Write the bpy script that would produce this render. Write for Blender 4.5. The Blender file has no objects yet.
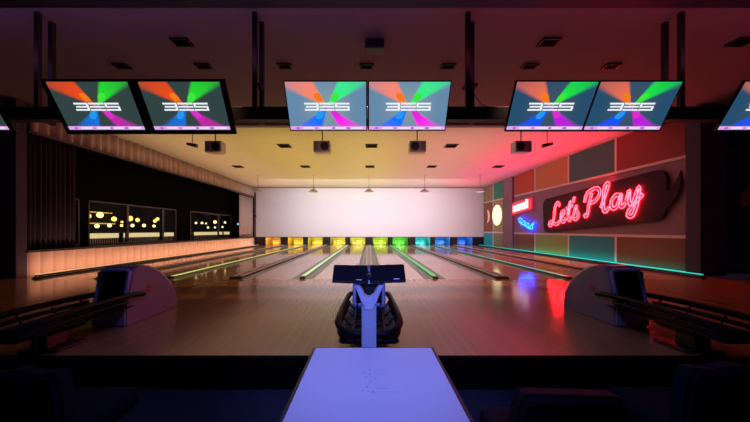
import bpy, bmesh, math, random
from mathutils import Vector, Matrix
random.seed(7)
PI = math.pi
C = bpy.context.scene.collection
sc = bpy.context.scene

# ---------------------------------------------------------------- materials
def new_mat(name):
    m = bpy.data.materials.new(name); m.use_nodes = True
    return m, m.node_tree.nodes, m.node_tree.links, m.node_tree.nodes['Principled BSDF']

def mat(name, col, rough=0.5, metal=0.0, noise=0.0, scale=8.0, bump=0.0, spec=0.5, coat=0.0, stretch=(1,1,1)):
    m, N, L, b = new_mat(name)
    b.inputs['Base Color'].default_value = (*col, 1)
    b.inputs['Roughness'].default_value = rough
    b.inputs['Metallic'].default_value = metal
    b.inputs['Specular IOR Level'].default_value = spec
    b.inputs['Coat Weight'].default_value = coat
    tc = N.new('ShaderNodeTexCoord'); mp = N.new('ShaderNodeMapping')
    mp.inputs['Scale'].default_value = stretch
    nz = N.new('ShaderNodeTexNoise'); nz.inputs['Scale'].default_value = scale
    nz.inputs['Detail'].default_value = 4
    L.new(tc.outputs['Object'], mp.inputs['Vector']); L.new(mp.outputs[0], nz.inputs['Vector'])
    mr = N.new('ShaderNodeMapRange')
    mr.inputs['To Min'].default_value = 1 - noise; mr.inputs['To Max'].default_value = 1 + noise
    L.new(nz.outputs['Fac'], mr.inputs['Value'])
    mx = N.new('ShaderNodeVectorMath'); mx.operation = 'SCALE'
    mx.inputs[0].default_value = col
    L.new(mr.outputs[0], mx.inputs['Scale']); L.new(mx.outputs[0], b.inputs['Base Color'])
    if bump:
        bp = N.new('ShaderNodeBump'); bp.inputs['Strength'].default_value = bump
        bp.inputs['Distance'].default_value = 0.01
        L.new(nz.outputs['Fac'], bp.inputs['Height']); L.new(bp.outputs[0], b.inputs['Normal'])
    return m

def emis(name, col, strength):
    m, N, L, b = new_mat(name)
    b.inputs['Base Color'].default_value = (0.02, 0.02, 0.02, 1)
    b.inputs['Emission Color'].default_value = (*col, 1)
    b.inputs['Emission Strength'].default_value = strength
    b.inputs['Roughness'].default_value = 0.4
    return m

def wood(name, c1, c2, board, rough, gap=0.04):
    """narrow boards running along Y"""
    m, N, L, b = new_mat(name)
    tc = N.new('ShaderNodeTexCoord'); sx = N.new('ShaderNodeSeparateXYZ')
    L.new(tc.outputs['Object'], sx.inputs[0])
    dv = N.new('ShaderNodeMath'); dv.operation = 'DIVIDE'; dv.inputs[1].default_value = board
    L.new(sx.outputs['X'], dv.inputs[0])
    fl = N.new('ShaderNodeMath'); fl.operation = 'FLOOR'; L.new(dv.outputs[0], fl.inputs[0])
    wn = N.new('ShaderNodeTexWhiteNoise'); wn.noise_dimensions = '1D'; L.new(fl.outputs[0], wn.inputs['W'])
    mp = N.new('ShaderNodeMapping'); mp.inputs['Scale'].default_value = (22, 0.7, 1)
    L.new(tc.outputs['Object'], mp.inputs['Vector'])
    nz = N.new('ShaderNodeTexNoise'); nz.inputs['Scale'].default_value = 2.2; nz.inputs['Detail'].default_value = 5
    L.new(mp.outputs[0], nz.inputs['Vector'])
    ad = N.new('ShaderNodeMath'); ad.operation = 'MULTIPLY_ADD'; ad.inputs[1].default_value = 0.5
    L.new(wn.outputs['Value'], ad.inputs[0])
    hf = N.new('ShaderNodeMath'); hf.operation = 'MULTIPLY'; hf.inputs[1].default_value = 0.5
    L.new(nz.outputs['Fac'], hf.inputs[0]); L.new(hf.outputs[0], ad.inputs[2])
    mx = N.new('ShaderNodeMix'); mx.data_type = 'RGBA'
    mx.inputs['A'].default_value = (*c1, 1); mx.inputs['B'].default_value = (*c2, 1)
    L.new(ad.outputs[0], mx.inputs['Factor'])
    fr = N.new('ShaderNodeMath'); fr.operation = 'FRACT'; L.new(dv.outputs[0], fr.inputs[0])
    lt = N.new('ShaderNodeMath'); lt.operation = 'LESS_THAN'; lt.inputs[1].default_value = gap
    L.new(fr.outputs[0], lt.inputs[0])
    m2 = N.new('ShaderNodeMix'); m2.data_type = 'RGBA'
    m2.inputs['B'].default_value = (c1[0]*.5, c1[1]*.5, c1[2]*.5, 1)
    L.new(lt.outputs[0], m2.inputs['Factor']); L.new(mx.outputs['Result'], m2.inputs['A'])
    L.new(m2.outputs['Result'], b.inputs['Base Color'])
    b.inputs['Roughness'].default_value = rough
    nb = N.new('ShaderNodeMapRange'); nb.inputs['To Min'].default_value = rough-.03; nb.inputs['To Max'].default_value = rough+.05
    L.new(nz.outputs['Fac'], nb.inputs['Value']); L.new(nb.outputs[0], b.inputs['Roughness'])
    return m

M = {}
M['black'] = mat('black', (.006, .006, .008), .45)
M['blackgloss'] = mat('black gloss', (.008, .008, .01), .18)
M['nearblack'] = mat('near black', (.002, .002, .002), .9, spec=.05)
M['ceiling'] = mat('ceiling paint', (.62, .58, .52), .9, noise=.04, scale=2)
M['ceilshade'] = mat('ceiling paint shaded', (.22, .17, .24), .9, noise=.05, scale=2)  # the ceiling paint again, darkened and purpled for the dim light here
M['soffit'] = mat('soffit blue glow', (.03, .03, .20), .6)  # blue LED glow on the soffit is put into this colour
M['white'] = mat('white paint', (.72, .68, .68), .7, noise=.03, scale=3)
M['masking'] = mat('masking white', (.74, .70, .72), .7, noise=.03, scale=.5)
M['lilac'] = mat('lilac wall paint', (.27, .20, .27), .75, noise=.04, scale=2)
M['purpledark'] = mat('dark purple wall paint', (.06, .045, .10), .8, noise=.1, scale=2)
M['approach'] = wood('approach wood', (.36, .17, .065), (.46, .23, .10), .054, .13, .02)
M['lane'] = wood('lane wood', (.52, .33, .26), (.60, .40, .32), .0275, .07, .02)
M['gutter'] = mat('gutter plastic', (.13, .12, .12), .3)
M['cap'] = mat('divider capping', (.16, .14, .13), .3)
M['capdark'] = mat('dark divider capping', (.02, .018, .018), .3)
M['capwhite'] = mat('pale divider capping', (.75, .68, .64), .35)
M['subfloor'] = mat('dark carpet', (.010, .010, .022), .95, noise=.3, scale=60, bump=.3)
M['fabric'] = mat('dark purple curtain fabric', (.045, .040, .075), .95, noise=.15, scale=20, bump=.2)
M['valance'] = mat('pale pleated fabric', (.55, .46, .44), .9, noise=.06, scale=12, bump=.1)
M['ribwall'] = mat('pale padded upholstery', (.70, .55, .48), .8, noise=.04, scale=5)
M['ledge'] = mat('dark brown ledge wood', (.03, .018, .014), .4, noise=.2)
M['hood'] = mat('pale grey hood plastic', (.27, .21, .30), .4)
M['rim'] = mat('blue grey hood rim plastic', (.36, .38, .62), .35)
M['stem'] = mat('white enamel', (.74, .74, .80), .3)
M['rubber'] = mat('black rubber', (.003, .003, .004), .5, spec=.15)
M['steel'] = mat('dark satin steel', (.03, .03, .04), .4, metal=.3, spec=.3)
M['tabletop'] = mat('pale laminate', (.62, .60, .66), .45, noise=.03, scale=3)
M['edge'] = mat('dark table edge', (.02, .015, .018), .4)
M['marks'] = mat('faint grey printed marks', (.36, .34, .50), .5)
M['seat'] = mat('dark navy upholstery', (.006, .006, .016), .95, noise=.15, scale=20, spec=.05)
M['seatwine'] = mat('dark wine upholstery', (.012, .004, .010), .8, noise=.15, scale=20, spec=.1)
M['pin'] = mat('pin white', (.8, .78, .74), .3)
M['pinred'] = mat('pin red stripe', (.5, .02, .02), .4)
M['logored'] = mat('red logo paint', (.55, .03, .02), .45)
M['projector'] = mat('grey projector shell', (.45, .38, .45), .5)
M['curtainback'] = mat('grey pit curtain', (.42, .40, .37), .85)
M['kick'] = mat('pale kickback board', (.6, .56, .52), .6)
M['bubble'] = mat('charcoal sign board', (.045, .045, .060), .85, noise=.15, scale=3, spec=.1)
M['frame'] = mat('dark brown window frame', (.05, .025, .018), .5)
M['barback'] = mat('bar back wall', (.02, .012, .008), .7)
M['neonred'] = emis('red pink neon', (1.0, .009, .0145), 52)
M['neonwhite'] = emis('white glow lettering', (1.0, .75, .72), 2.2)
M['redbox'] = emis('red glowing box edge', (1.0, .02, .05), .9)
M['neonblue'] = emis('cyan blue neon', (.003, .045, 1.0), 20.0)
M['disc'] = emis('warm white lit disc', (1.0, .86, .46), 1.6)
M['crescent'] = emis('pink neon crescent', (1.0, .5, .45), .8)
M['teal'] = emis('teal led', (.03, .75, .62), 1.0)
M['tealdim'] = emis('dim teal led', (.03, .45, .32), .8)
M['green'] = emis('green led', (.03, .60, .14), .9)
M['palegreen'] = emis('pale green led', (.58, .85, .40), .85)
M['yellowled'] = emis('yellow green led', (.80, .85, .25), .7)
M['warmled'] = emis('warm led', (1.0, .52, .20), .8)
M['bulb'] = emis('amber bulb', (1.0, .55, .12), 2.2)
M['bulbpale'] = emis('pale yellow bulb', (1.0, .78, .34), 1.8)
M['counterlit'] = emis('lit bar counter front', (1.0, .78, .38), .8)
M['cyanbulb'] = emis('cyan lamp', (.3, .8, .9), 1.0)
M['markyellow'] = emis('yellow glowing shelf light', (.9, .55, .05), .8)
M['lampwhite'] = emis('lamp diffuser', (.9, .85, .9), .7)
g, N_, L_, b_ = new_mat('window glass')
b_.inputs['Base Color'].default_value = (.9, .9, .9, 1); b_.inputs['Roughness'].default_value = 0.02
b_.inputs['Transmission Weight'].default_value = 1.0; b_.inputs['IOR'].default_value = 1.05
M['glass'] = g
for nm, c in dict(p_orange=(.48,.07,.02), p_tan=(.48,.24,.07), p_grey=(.03,.15,.15), p_red=(.26,.015,.01), p_brown=(.20,.07,.025),
                  p_lime=(.26,.40,.10), p_teal=(.01,.30,.34), p_rust=(.20,.07,.025), p_greentop=(.03,.34,.24), p_olive=(.30,.27,.12),
                  p_maroon=(.30,.10,.05), p_sand=(.45,.33,.16), p_cyan=(.03,.45,.55), p_navy=(.03,.05,.14), p_darkorange=(.5,.16,.05)).items():
    M[nm] = mat('panel ' + nm[2:], c, .6, noise=.08, scale=3)

# ---------------------------------------------------------------- mesh helpers
def BM(): return bmesh.new()

def box(bm, x0, x1, y0, y1, z0, z1, bev=0.0, mi=0):
    r = bmesh.ops.create_cube(bm, size=1)
    vs = r['verts']
    for v in vs:
        v.co = Vector((x0 + (v.co.x+.5)*(x1-x0), y0 + (v.co.y+.5)*(y1-y0), z0 + (v.co.z+.5)*(z1-z0)))
    fs = set(f for v in vs for f in v.link_faces)
    for f in fs: f.material_index = mi
    if bev:
        es = list(set(e for v in vs for e in v.link_edges))
        bmesh.ops.bevel(bm, geom=es, offset=bev, segments=2, profile=.5, affect='EDGES')
    return bm

def prism(bm, pts, axis, a, b, mi=0):
    """extrude a closed 2D outline. axis 'x': pts are (y,z); 'y': (x,z); 'z': (x,y)"""
    def P(p, t):
        return {'x': (t, p[0], p[1]), 'y': (p[0], t, p[1]), 'z': (p[0], p[1], t)}[axis]
    va = [bm.verts.new(P(p, a)) for p in pts]; vb = [bm.verts.new(P(p, b)) for p in pts]
    n = len(pts); fs = [bm.faces.new(va), bm.faces.new(vb[::-1])]
    for i in range(n):
        fs.append(bm.faces.new((va[i], vb[i], vb[(i+1) % n], va[(i+1) % n])))
    for f in fs: f.material_index = mi
    bmesh.ops.recalc_face_normals(bm, faces=fs)
    return bm

def tube(bm, pts, r, n=8, closed=False, mi=0):
    pts = [Vector(p) for p in pts]
    rings = []; m = len(pts); up = None
    for i, p in enumerate(pts):
        if closed: t = pts[(i+1) % m] - pts[i-1]
        else: t = pts[min(i+1, m-1)] - pts[max(i-1, 0)]
        if t.length < 1e-9: t = Vector((0, 0, 1))
        t.normalize()
        if up is None:
            up = Vector((0, 0, 1)) if abs(t.z) < .9 else Vector((1, 0, 0))
        s = t.cross(up)
        if s.length < 1e-6: s = t.cross(Vector((0, 1, .1)))
        s.normalize(); up = s.cross(t).normalized()
        rr = r[i] if isinstance(r, (list, tuple)) else r
        rings.append([bm.verts.new(p + s*math.cos(2*PI*k/n)*rr + up*math.sin(2*PI*k/n)*rr) for k in range(n)])
    for i in range(m if closed else m-1):
        A, B = rings[i], rings[(i+1) % m]
        for k in range(n):
            f = bm.faces.new((A[k], A[(k+1) % n], B[(k+1) % n], B[k])); f.material_index = mi; f.smooth = True
    if not closed:
        bm.faces.new(rings[0][::-1]).material_index = mi; bm.faces.new(rings[-1]).material_index = mi
    return bm

def lathe(bm, prof, c=(0, 0, 0), n=16, mi=0):
    rings = []
    for r, z in prof:
        rings.append([bm.verts.new((c[0]+r*math.cos(2*PI*k/n), c[1]+r*math.sin(2*PI*k/n), c[2]+z)) for k in range(n)])
    for A, B in zip(rings, rings[1:]):
        for k in range(n):
            f = bm.faces.new((A[k], A[(k+1) % n], B[(k+1) % n], B[k])); f.smooth = True; f.material_index = mi
    bm.faces.new(rings[0][::-1]); bm.faces.new(rings[-1])
    return bm

def sphere(bm, c, r, n=12, mi=0):
    rr = bmesh.ops.create_uvsphere(bm, u_segments=n, v_segments=n//2+1, radius=r)
    for v in rr['verts']: v.co += Vector(c)
    for f in set(f for v in rr['verts'] for f in v.link_faces): f.smooth = True; f.material_index = mi
    return bm

def wavy(bm, y0, y1, zf0, zf1, x, amp, per, th=.02, seg=8, ax='y'):
    """pleated sheet standing along Y (or X), with thickness"""
    n = max(2, int((y1-y0)/per*seg)); cols = []
    for i in range(n+1):
        t = i/n; y = y0 + (y1-y0)*t
        o = amp*math.sin(2*PI*(y-y0)/per) + amp*.3*math.sin(2*PI*(y-y0)/per*.37+1)
        a, b = zf0(y), zf1(y)
        def P(d, z): return (x+o+d, y, z) if ax == 'y' else (y, x+o+d, z)
        cols.append([bm.verts.new(P(0, a)), bm.verts.new(P(0, b)), bm.verts.new(P(th, b)), bm.verts.new(P(th, a))])
    for A, B in zip(cols, cols[1:]):
        for k in range(4):
            f = bm.faces.new((A[k], A[(k+1) % 4], B[(k+1) % 4], B[k])); f.smooth = k in (0, 2)
    bm.faces.new(cols[0][::-1]); bm.faces.new(cols[-1])
    bmesh.ops.recalc_face_normals(bm, faces=bm.faces)
    return bm

def obj(name, bm, mats, parent=None, label=None, loc=None):
    me = bpy.data.meshes.new(name); bm.to_mesh(me); bm.free()
    if not isinstance(mats, (list, tuple)): mats = [mats]
    for m in mats: me.materials.append(M[m] if isinstance(m, str) else m)
    o = bpy.data.objects.new(name, me); C.objects.link(o)
    if parent: o.parent = parent
    if label: o['label'] = label
    if loc: o.location = loc
    return o

def thing(name, label, cat, loc=(0, 0, 0), group=None, rotz=0):
    o = bpy.data.objects.new(name, None); C.objects.link(o)
    o.empty_display_size = .1
    o.location = loc; o.rotation_euler = (0, 0, rotz); o['label'] = label; o['category'] = cat
    if group: o['group'] = group
    return o

def tag(o, label, cat, group=None, kind=None):
    o['label'] = label; o['category'] = cat
    if group: o['group'] = group
    if kind: o['kind'] = kind
    return o

def struct(name, bm, m, parent=None, label=None):
    o = obj(name, bm, m, parent)
    if not parent: o['kind'] = 'structure'
    if label: o['label'] = label
    return o

def copy_tree(o, parent=None):
    c = o.copy(); C.objects.link(c)
    if parent: c.parent = parent
    for ch in list(o.children): copy_tree(ch, c)
    return c

def rounded(pts, r, seg=6):
    out = []; n = len(pts)
    for i in range(n):
        p = Vector(pts[i]); a = (Vector(pts[i-1])-p).normalized(); b = (Vector(pts[(i+1) % n])-p).normalized()
        A = p + a*r; B = p + b*r
        for k in range(seg+1):
            t = k/seg; q = A*(1-t)**2 + p*2*t*(1-t) + B*t*t
            out.append((q.x, q.y))
    return out

def light(kind, name, loc, col, power, target=None, **kw):
    d = bpy.data.lights.new(name, kind); d.color = col; d.energy = power
    for k, v in kw.items(): setattr(d, k, v)
    o = bpy.data.objects.new(name, d); C.objects.link(o); o.location = loc
    if target is not None:
        o.rotation_euler = (Vector(target)-Vector(loc)).to_track_quat('-Z', 'Y').to_euler()
    return o

# ---------------------------------------------------------------- camera
CZ = 1.25; F = 307.0
cd = bpy.data.cameras.new('camera'); cam = bpy.data.objects.new('camera', cd); C.objects.link(cam)
cam.location = (0, 0, CZ); cam.rotation_euler = (PI/2, 0, 0)
cd.sensor_width = 36; cd.lens = F/750*36
cd.shift_x = (375-369)/750; cd.shift_y = (230-211)/750
cd.clip_start = .05; cd.clip_end = 200
sc.camera = cam

PITCH = 3.4
CEIL = 4.65
FOUL = 7.8; MASK = 24.6; WX = 9.2
FIN = 27.2

# ---------------------------------------------------------------- the room
struct('floor', box(BM(), -14, 14, -2, 3.0, -.36, -.30), 'subfloor')
ap = BM(); box(ap, -14, 14, 3.04, FOUL, -.30, 0)
struct('floor_approach', ap, 'approach')
nose = BM(); box(nose, -14, 14, 2.98, 3.04, -.30, -.075); box(nose, -14, 14, 2.97, 3.055, -.075, .004, .004)
struct('trim_1', nose, 'nearblack')
# base under the lanes and the side strips beside the walls
struct('floor_lanes', box(BM(), -WX, WX, FOUL, FIN, -.30, -.12), 'capdark')
for s in (-1, 1):
    a, b = sorted((s*8.52, s*9.2))
    struct('floor_side', box(BM(), a, b, FOUL, MASK, -.12, 0), 'approach')

struct('ceiling', box(BM(), -14, 14, 4.4, 9.75, 4.68, 4.85), 'ceilshade')
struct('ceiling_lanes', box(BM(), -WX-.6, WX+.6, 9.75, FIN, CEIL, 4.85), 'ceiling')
struct('trim_3', box(BM(), -14, 14, 9.55, 9.75, 4.50, 4.68), 'ceilshade')
struct('trim_4', box(BM(), -14, 14, 1.5, 4.3, 4.36, 4.9), 'soffit')
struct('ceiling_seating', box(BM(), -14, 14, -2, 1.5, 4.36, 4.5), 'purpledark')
struct('wall_back', box(BM(), -14, 14, FIN, FIN+.15, -.3, 4.85), 'nearblack')

# right wall: colour panels in three rows
struct('wall_right', box(BM(), WX, WX+.2, 8.75, FIN, -.12, CEIL), 'lilac')
def rpanel(y0, y1, z0, z1, m, label):
    o = obj('wall_panel', box(BM(), WX-.035, WX-.002, y0, y1, z0, z1, .004), m)
    tag(o, label, 'wall panel')
TR = .09
ups = [(19.35, 16.95, 'p_orange', 'orange wall panel in the top row right beside the pilaster'),
       (16.95, 14.1, 'p_tan', 'tan yellow wall panel high on the right wall under the ceiling'),
       (14.1, 11.4, 'p_grey', 'grey green wall panel high above the speech bubble sign'),
       (11.4, 8.85, 'p_red', 'large red wall panel in the top row nearest the camera')]
lows = [(19.35, 16.95, 'p_brown', 'brown wall panel in the bottom row beside the pilaster'),
        (16.95, 14.1, 'p_lime', 'lime green wall panel in the bottom row of the right wall'),
        (14.1, 11.4, 'p_teal', 'teal wall panel low under the lettered speech bubble sign'),
        (11.4, 8.85, 'p_rust', 'rust brown wall panel in the bottom row nearest the camera')]
for a, b, m, l in ups: rpanel(b+TR/2, a-TR/2, 3.42, CEIL-.01, m, l)
for a, b, m, l in lows: rpanel(b+TR/2, a-TR/2, .06, 1.0, m, l)
far = [(24.5, 22.65, 3.45, CEIL-.01, 'p_olive', 'olive wall panel under the ceiling in the far right corner'),
       (22.65, 21.0, 3.45, CEIL-.01, 'p_greentop', 'green wall panel under the ceiling just beyond the pilaster'),
       (24.5, 22.65, 1.12, 3.36, 'p_maroon', 'maroon brown wall panel behind the pink crescent light'),
       (22.65, 21.0, 1.12, 3.36, 'p_sand', 'sand coloured wall panel behind the round lit disc'),
       (24.5, 22.65, .06, 1.02, 'p_cyan', 'bright cyan wall panel low in the far right corner'),
       (22.65, 21.0, .06, 1.02, 'p_olive', 'olive wall panel in the bottom row just beyond the pilaster')]
for a, b, z0, z1, m, l in far: rpanel(b+TR/2, a-TR/2, z0, z1, m, l)
tr = BM()
box(tr, WX-.05, WX-.001, 8.8, 19.4, 3.33, 3.42, .004); box(tr, WX-.05, WX-.001, 8.8, 19.4, 1.0, 1.09, .004)
box(tr, WX-.05, WX-.001, 21.0, 24.5, 3.36, 3.45, .004); box(tr, WX-.05, WX-.001, 21.0, 24.5, 1.02, 1.12, .004)
for y in (16.95, 14.1, 11.4):
    box(tr, WX-.045, WX-.001, y-TR/2, y+TR/2, .06, 1.0); box(tr, WX-.045, WX-.001, y-TR/2, y+TR/2, 3.42, CEIL)
for z0, z1 in ((.06, 1.02), (1.12, 3.36), (3.45, CEIL)): box(tr, WX-.045, WX-.001, 22.6, 22.7, z0, z1)
struct('trim_5', tr, 'white')
struct('wall_right_pilaster', box(BM(), WX-.12, WX, 19.5, 20.7, 0, CEIL, .01), 'lilac')
# near end of the right wall
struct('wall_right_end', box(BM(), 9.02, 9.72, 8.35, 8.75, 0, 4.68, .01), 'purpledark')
struct('wall_right_front', box(BM(), 9.72, 14, 8.75, 8.9, 0, 4.68), 'nearblack')
for i, (x0, x1, z0, z1, m, l) in enumerate([
        (9.85, 11.6, .1, 1.15, 'p_navy', 'dark navy wall panel at the right frame edge, lower of two'),
        (9.85, 11.6, 1.25, 3.6, 'p_navy', 'tall dark navy wall panel at the right frame edge, upper of two')]):
    tag(obj('wall_panel', box(BM(), x0, x1, 8.70, 8.75, z0, z1, .005), m), l, 'wall panel')
bl = [(10.55, 1.9), (10.75, 1.95), (10.85, 2.3), (11.1, 2.55), (11.2, 2.9), (11.0, 2.85), (10.7, 2.45), (10.5, 2.2)]
tag(obj('wall_decal', prism(BM(), rounded(bl, .06, 3), 'y', 8.67, 8.70), 'p_darkorange'), 'dim orange splash shape on the navy panel at right edge', 'wall decoration')
fr = BM(); box(fr, 9.76, 9.83, 8.6, 8.75, 0, 4.0)
struct('trim_6', fr, 'soffit')

# left wall: low padded wall, ledge, opening, pleated valance
lw = BM()
n = 0; y = 8.25
pts = [(-WX-.2, 8.25)]
while y < MASK-.01:
    y2 = min(y+.34, MASK)
    for k in range(6):
        t = k/6; pts.append((-WX+.05*math.sin(PI*t)**.6 if t > 0 else -WX, y+(y2-y)*t))
    y = y2
pts += [(-WX, MASK), (-WX-.2, MASK)]
prism(lw, pts, 'z', 0, .64)
struct('wall_left', lw, 'ribwall')
struct('trim_7', box(BM(), -WX-.6, -WX+.09, 8.2, MASK, .64, .70, .008), 'ledge')
val = BM(); wavy(val, 8.3, MASK-.05, lambda y: 3.93 - (y-8.3)*.006, lambda y: CEIL-.02, -WX, .075, .34, .03, 8)
tag(obj('pleated_valance', val, 'valance'), 'pale pleated fabric valance along the top of the left wall', 'valance')
tb = BM(); box(tb, -WX-.08, -WX+.12, 8.2, MASK, 3.86, 3.92, .006)
struct('trim_8', tb, 'ledge')
cu = BM(); wavy(cu, 8.35, 9.75, lambda y: .71, lambda y: 3.85, -WX-.12, .05, .14, .02, 8)
tag(obj('curtain', cu, 'fabric'), 'dark purple floor length curtain at the near left of the bar opening', 'curtain')
cu = BM(); wavy(cu, 22.0, 24.45, lambda y: .71, lambda y: 3.79, -WX-.12, .05, .30, .02, 8)
tag(obj('curtain', cu, 'valance'), 'pale grey curtain at the far end of the bar opening', 'curtain')
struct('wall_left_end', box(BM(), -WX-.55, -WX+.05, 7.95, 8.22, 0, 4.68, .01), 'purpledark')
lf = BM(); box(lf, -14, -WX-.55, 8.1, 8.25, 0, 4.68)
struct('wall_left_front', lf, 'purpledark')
struct('trim_9', box(BM(), -14, -WX-.55, 8.05, 8.1, 2.35, 2.5), 'black')
tube_ = BM(); tube(tube_, [(-WX+.14, MASK-.15, .02), (-WX+.14, MASK-.15, 4.4)], .05, 8)
box(tube_, -WX+.06, -WX+.22, MASK-.22, MASK-.08, 2.3, 2.42)
tag(obj('corner_pipe', tube_, 'black'), 'thin black vertical pipe in the far left corner', 'pipe')

# bar behind the left wall: dark glazed partition
PX = -9.85
wins = [(10.20, 10.42), (10.75, 15.65), (16.9, 21.9)]
zb, zt = .72, 2.3
pb = BM(); ys = [8.25] + [v for w in wins for v in w] + [FIN]
for i in range(0, len(ys), 2): box(pb, PX-.1, PX, ys[i], ys[i+1], -.3, CEIL)
for a, b in wins: box(pb, PX-.1, PX, a, b, -.3, zb); box(pb, PX-.1, PX, a, b, zt, CEIL)
struct('wall_bar', pb, 'nearblack')
for i, (a, b) in enumerate(wins):
    f = BM(); t = .05
    box(f, PX-.06, PX+.03, a, a+t, zb, zt); box(f, PX-.06, PX+.03, b-t, b, zb, zt)
    box(f, PX-.06, PX+.03, a, b, zb, zb+t); box(f, PX-.06, PX+.03, a, b, zt-t, zt)
    if b-a > 1:
        mull = [a+(b-a)*.36, a+(b-a)*.80] if i == 1 else [a+(b-a)*.64]
        for m_ in mull: box(f, PX-.05, PX+.02, m_-.06, m_+.06, zb, zt)
    w = struct('window_%d' % (i+1), f, 'frame')
    obj('pane', box(BM(), PX-.02, PX-.014, a+.03, b-.03, zb+.03, zt-.03), 'glass', w)
struct('wall_bar_back', box(BM(), -14.2, -14, 8.25, FIN, -.3, CEIL), 'barback')
struct('floor_bar', box(BM(), -14, PX-.1, 8.25, FIN, -.3, -.2), 'nearblack')

def counter(y0, y1, label):
    t = thing('bar_counter', label, 'bar counter', (-12.3, (y0+y1)/2, -.2), 'lit bar counters behind the windows')
    h = (y1-y0)/2
    obj('counter_body', box(BM(), -.3, .3, -h, h, 0, 1.30, .01), 'black', t)
    obj('counter_top', box(BM(), -.36, .36, -h-.04, h+.04, 1.32, 1.37, .01), 'ledge', t)
    f = BM(); box(f, .302, .32, -h+.05, h-.05, 1.08, 1.30)
    obj('lit_front', f, 'counterlit', t)
    f = BM(); k = -h+.05
    while k < h-.1: box(f, .302, .31, k, k+.05, .85, 1.05); k += .12
    obj('front_slats', f, 'capwhite', t)
for a, b, l in ((12.9, 14.75, 'glowing bar counter seen through the left part of the near window'),
                (14.95, 17.6, 'long glowing bar counter seen through the middle of the near window'),
                (17.85, 19.0, 'short glowing bar counter end right of the middle counter'),
                (21.0, 25.1, 'glowing bar counter seen through the far window'),
                (25.3, 26.7, 'short glowing counter end at right of the far window')):
    counter(a, b, l)

gi = [0]
def fromcam(px, py, x):
    Y = x*F/(px-369); return (x, Y, CZ+(230-py)*Y/F)
lamps = [(88, 216, .17, 0), (100, 215, .2, 1), (114, 219, .17, 0), (130, 218.5, .2, 0), (137.5, 220, .15, 0), (155, 221, .14, 0), (157.5, 219, .14, 0),
         (85.5, 225.5, .12, 1), (97, 226, .14, 1), (109.5, 225.5, .13, 1), (122, 222, .09, 0), (121.5, 225.5, .1, 1), (132.5, 225.5, .13, 1),
         (144, 225.5, .14, 1), (154, 226, .12, 1), (76.6, 209, .07, 1), (76.4, 221, .08, 1)]
lamps2 = [(196, 223, .12, 1), (202, 223, .13, 1), (206, 223.5, .1, 1), (215, 222, .2, 1), (225, 222.5, .14, 1), (208, 227.5, .12, 1), (215, 227.5, .11, 1), (222.5, 227, .12, 1)]
def pend(px, py, r, k, grp, lab):
    gi[0] += 1; p = fromcam(px, py, ((-11.5, -12.9, -12.2, -13.5)[gi[0] % 4] if py < 224 else (-11.1, -13.2, -11.8, -12.6)[gi[0] % 4]) if px < 190 else (-11.2, -12.3, -10.6, -11.8)[gi[0] % 4]); r *= p[0]/-12.0*.78
    t = thing('globe_lamp', lab, 'lamp', (p[0], p[1], p[2]), grp)
    obj('globe', sphere(BM(), (0, 0, 0), r*.85, 10), ('bulb', 'bulbpale')[k], t)
    obj('cord', tube(BM(), [(0, 0, r*.8), (0, 0, CEIL-p[2])], .008, 5), 'black', t)
for q in lamps: pend(*q, 'globe lamps in the near bar window', 'small amber globe lamp hanging behind the near bar window')
for q in lamps2: pend(*q, 'globe lamps in the far bar window', 'small pale globe lamp hanging behind the far bar window')
p = fromcam(238, 224, -9.80)
tag(obj('cyan_lamp', sphere(BM(), (0, 0, 0), .07, 10), 'cyanbulb', None, None, p), 'tiny cyan lamp on the dark wall right of the far bar window', 'lamp')
for (a, b, py, m, l) in ((86, 112, 211.5, 'markyellow', 'thin lit shelf high behind the near bar window'),
                         (85, 115, 223, 'markyellow', 'thin lit shelf low behind the near bar window')):
    XX = -13.4 if py < 215 else -12.75; A = fromcam(a, py, XX); B = fromcam(b, py, XX)
    sh = BM(); box(sh, XX-.15, XX, A[1], B[1], A[2]-.03, A[2]+.02, .004)
    t = thing('lit_shelf', l, 'shelf', (0, 0, 0))
    obj('shelf_board', sh, 'black', t)
    for yy in (A[1]+.1, B[1]-.14): obj('shelf_post', box(BM(), XX-.15, XX-.1, yy, yy+.04, -.2, A[2]-.03), 'black', t)
    obj('shelf_light', box(BM(), XX, XX+.015, A[1], B[1], A[2]-.03, A[2]+.02), m, t)

# ---------------------------------------------------------------- lanes
centers = [s*PITCH + o for s in (-2, -1, 0, 1, 2) for o in (-.9, .9)]
ordn = ['leftmost', 'second from left', 'third from left', 'fourth from left', 'fifth from left', 'fifth from right', 'fourth from right', 'third from right', 'second from right', 'rightmost']
deckcol = ['orange', 'amber yellow', 'yellow', 'yellow', 'pale yellow', 'lime yellow', 'green', 'cyan', 'light blue', 'deep blue']
glow = [(1, .42, .04), (1, .62, .03), (1, .78, .05), (1, .82, .08), (.95, .95, .12), (.6, 1, .06), (.10, 1, .05), (.02, .85, .9), (.01, .26, 1), (.01, .16, 1)]

def gutter_bm(x0, x1, y0, y1):
    bm = BM(); n = 8; w = x1-x0; P = []
    for i in range(n+1):
        t = i/n; P.append((x0+w*t, -.005-.085*math.sin(PI*t)))
    prism(bm, P + [(x1, -.115), (x0, -.115)], 'y', y0, y1)
    return bm

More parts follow.
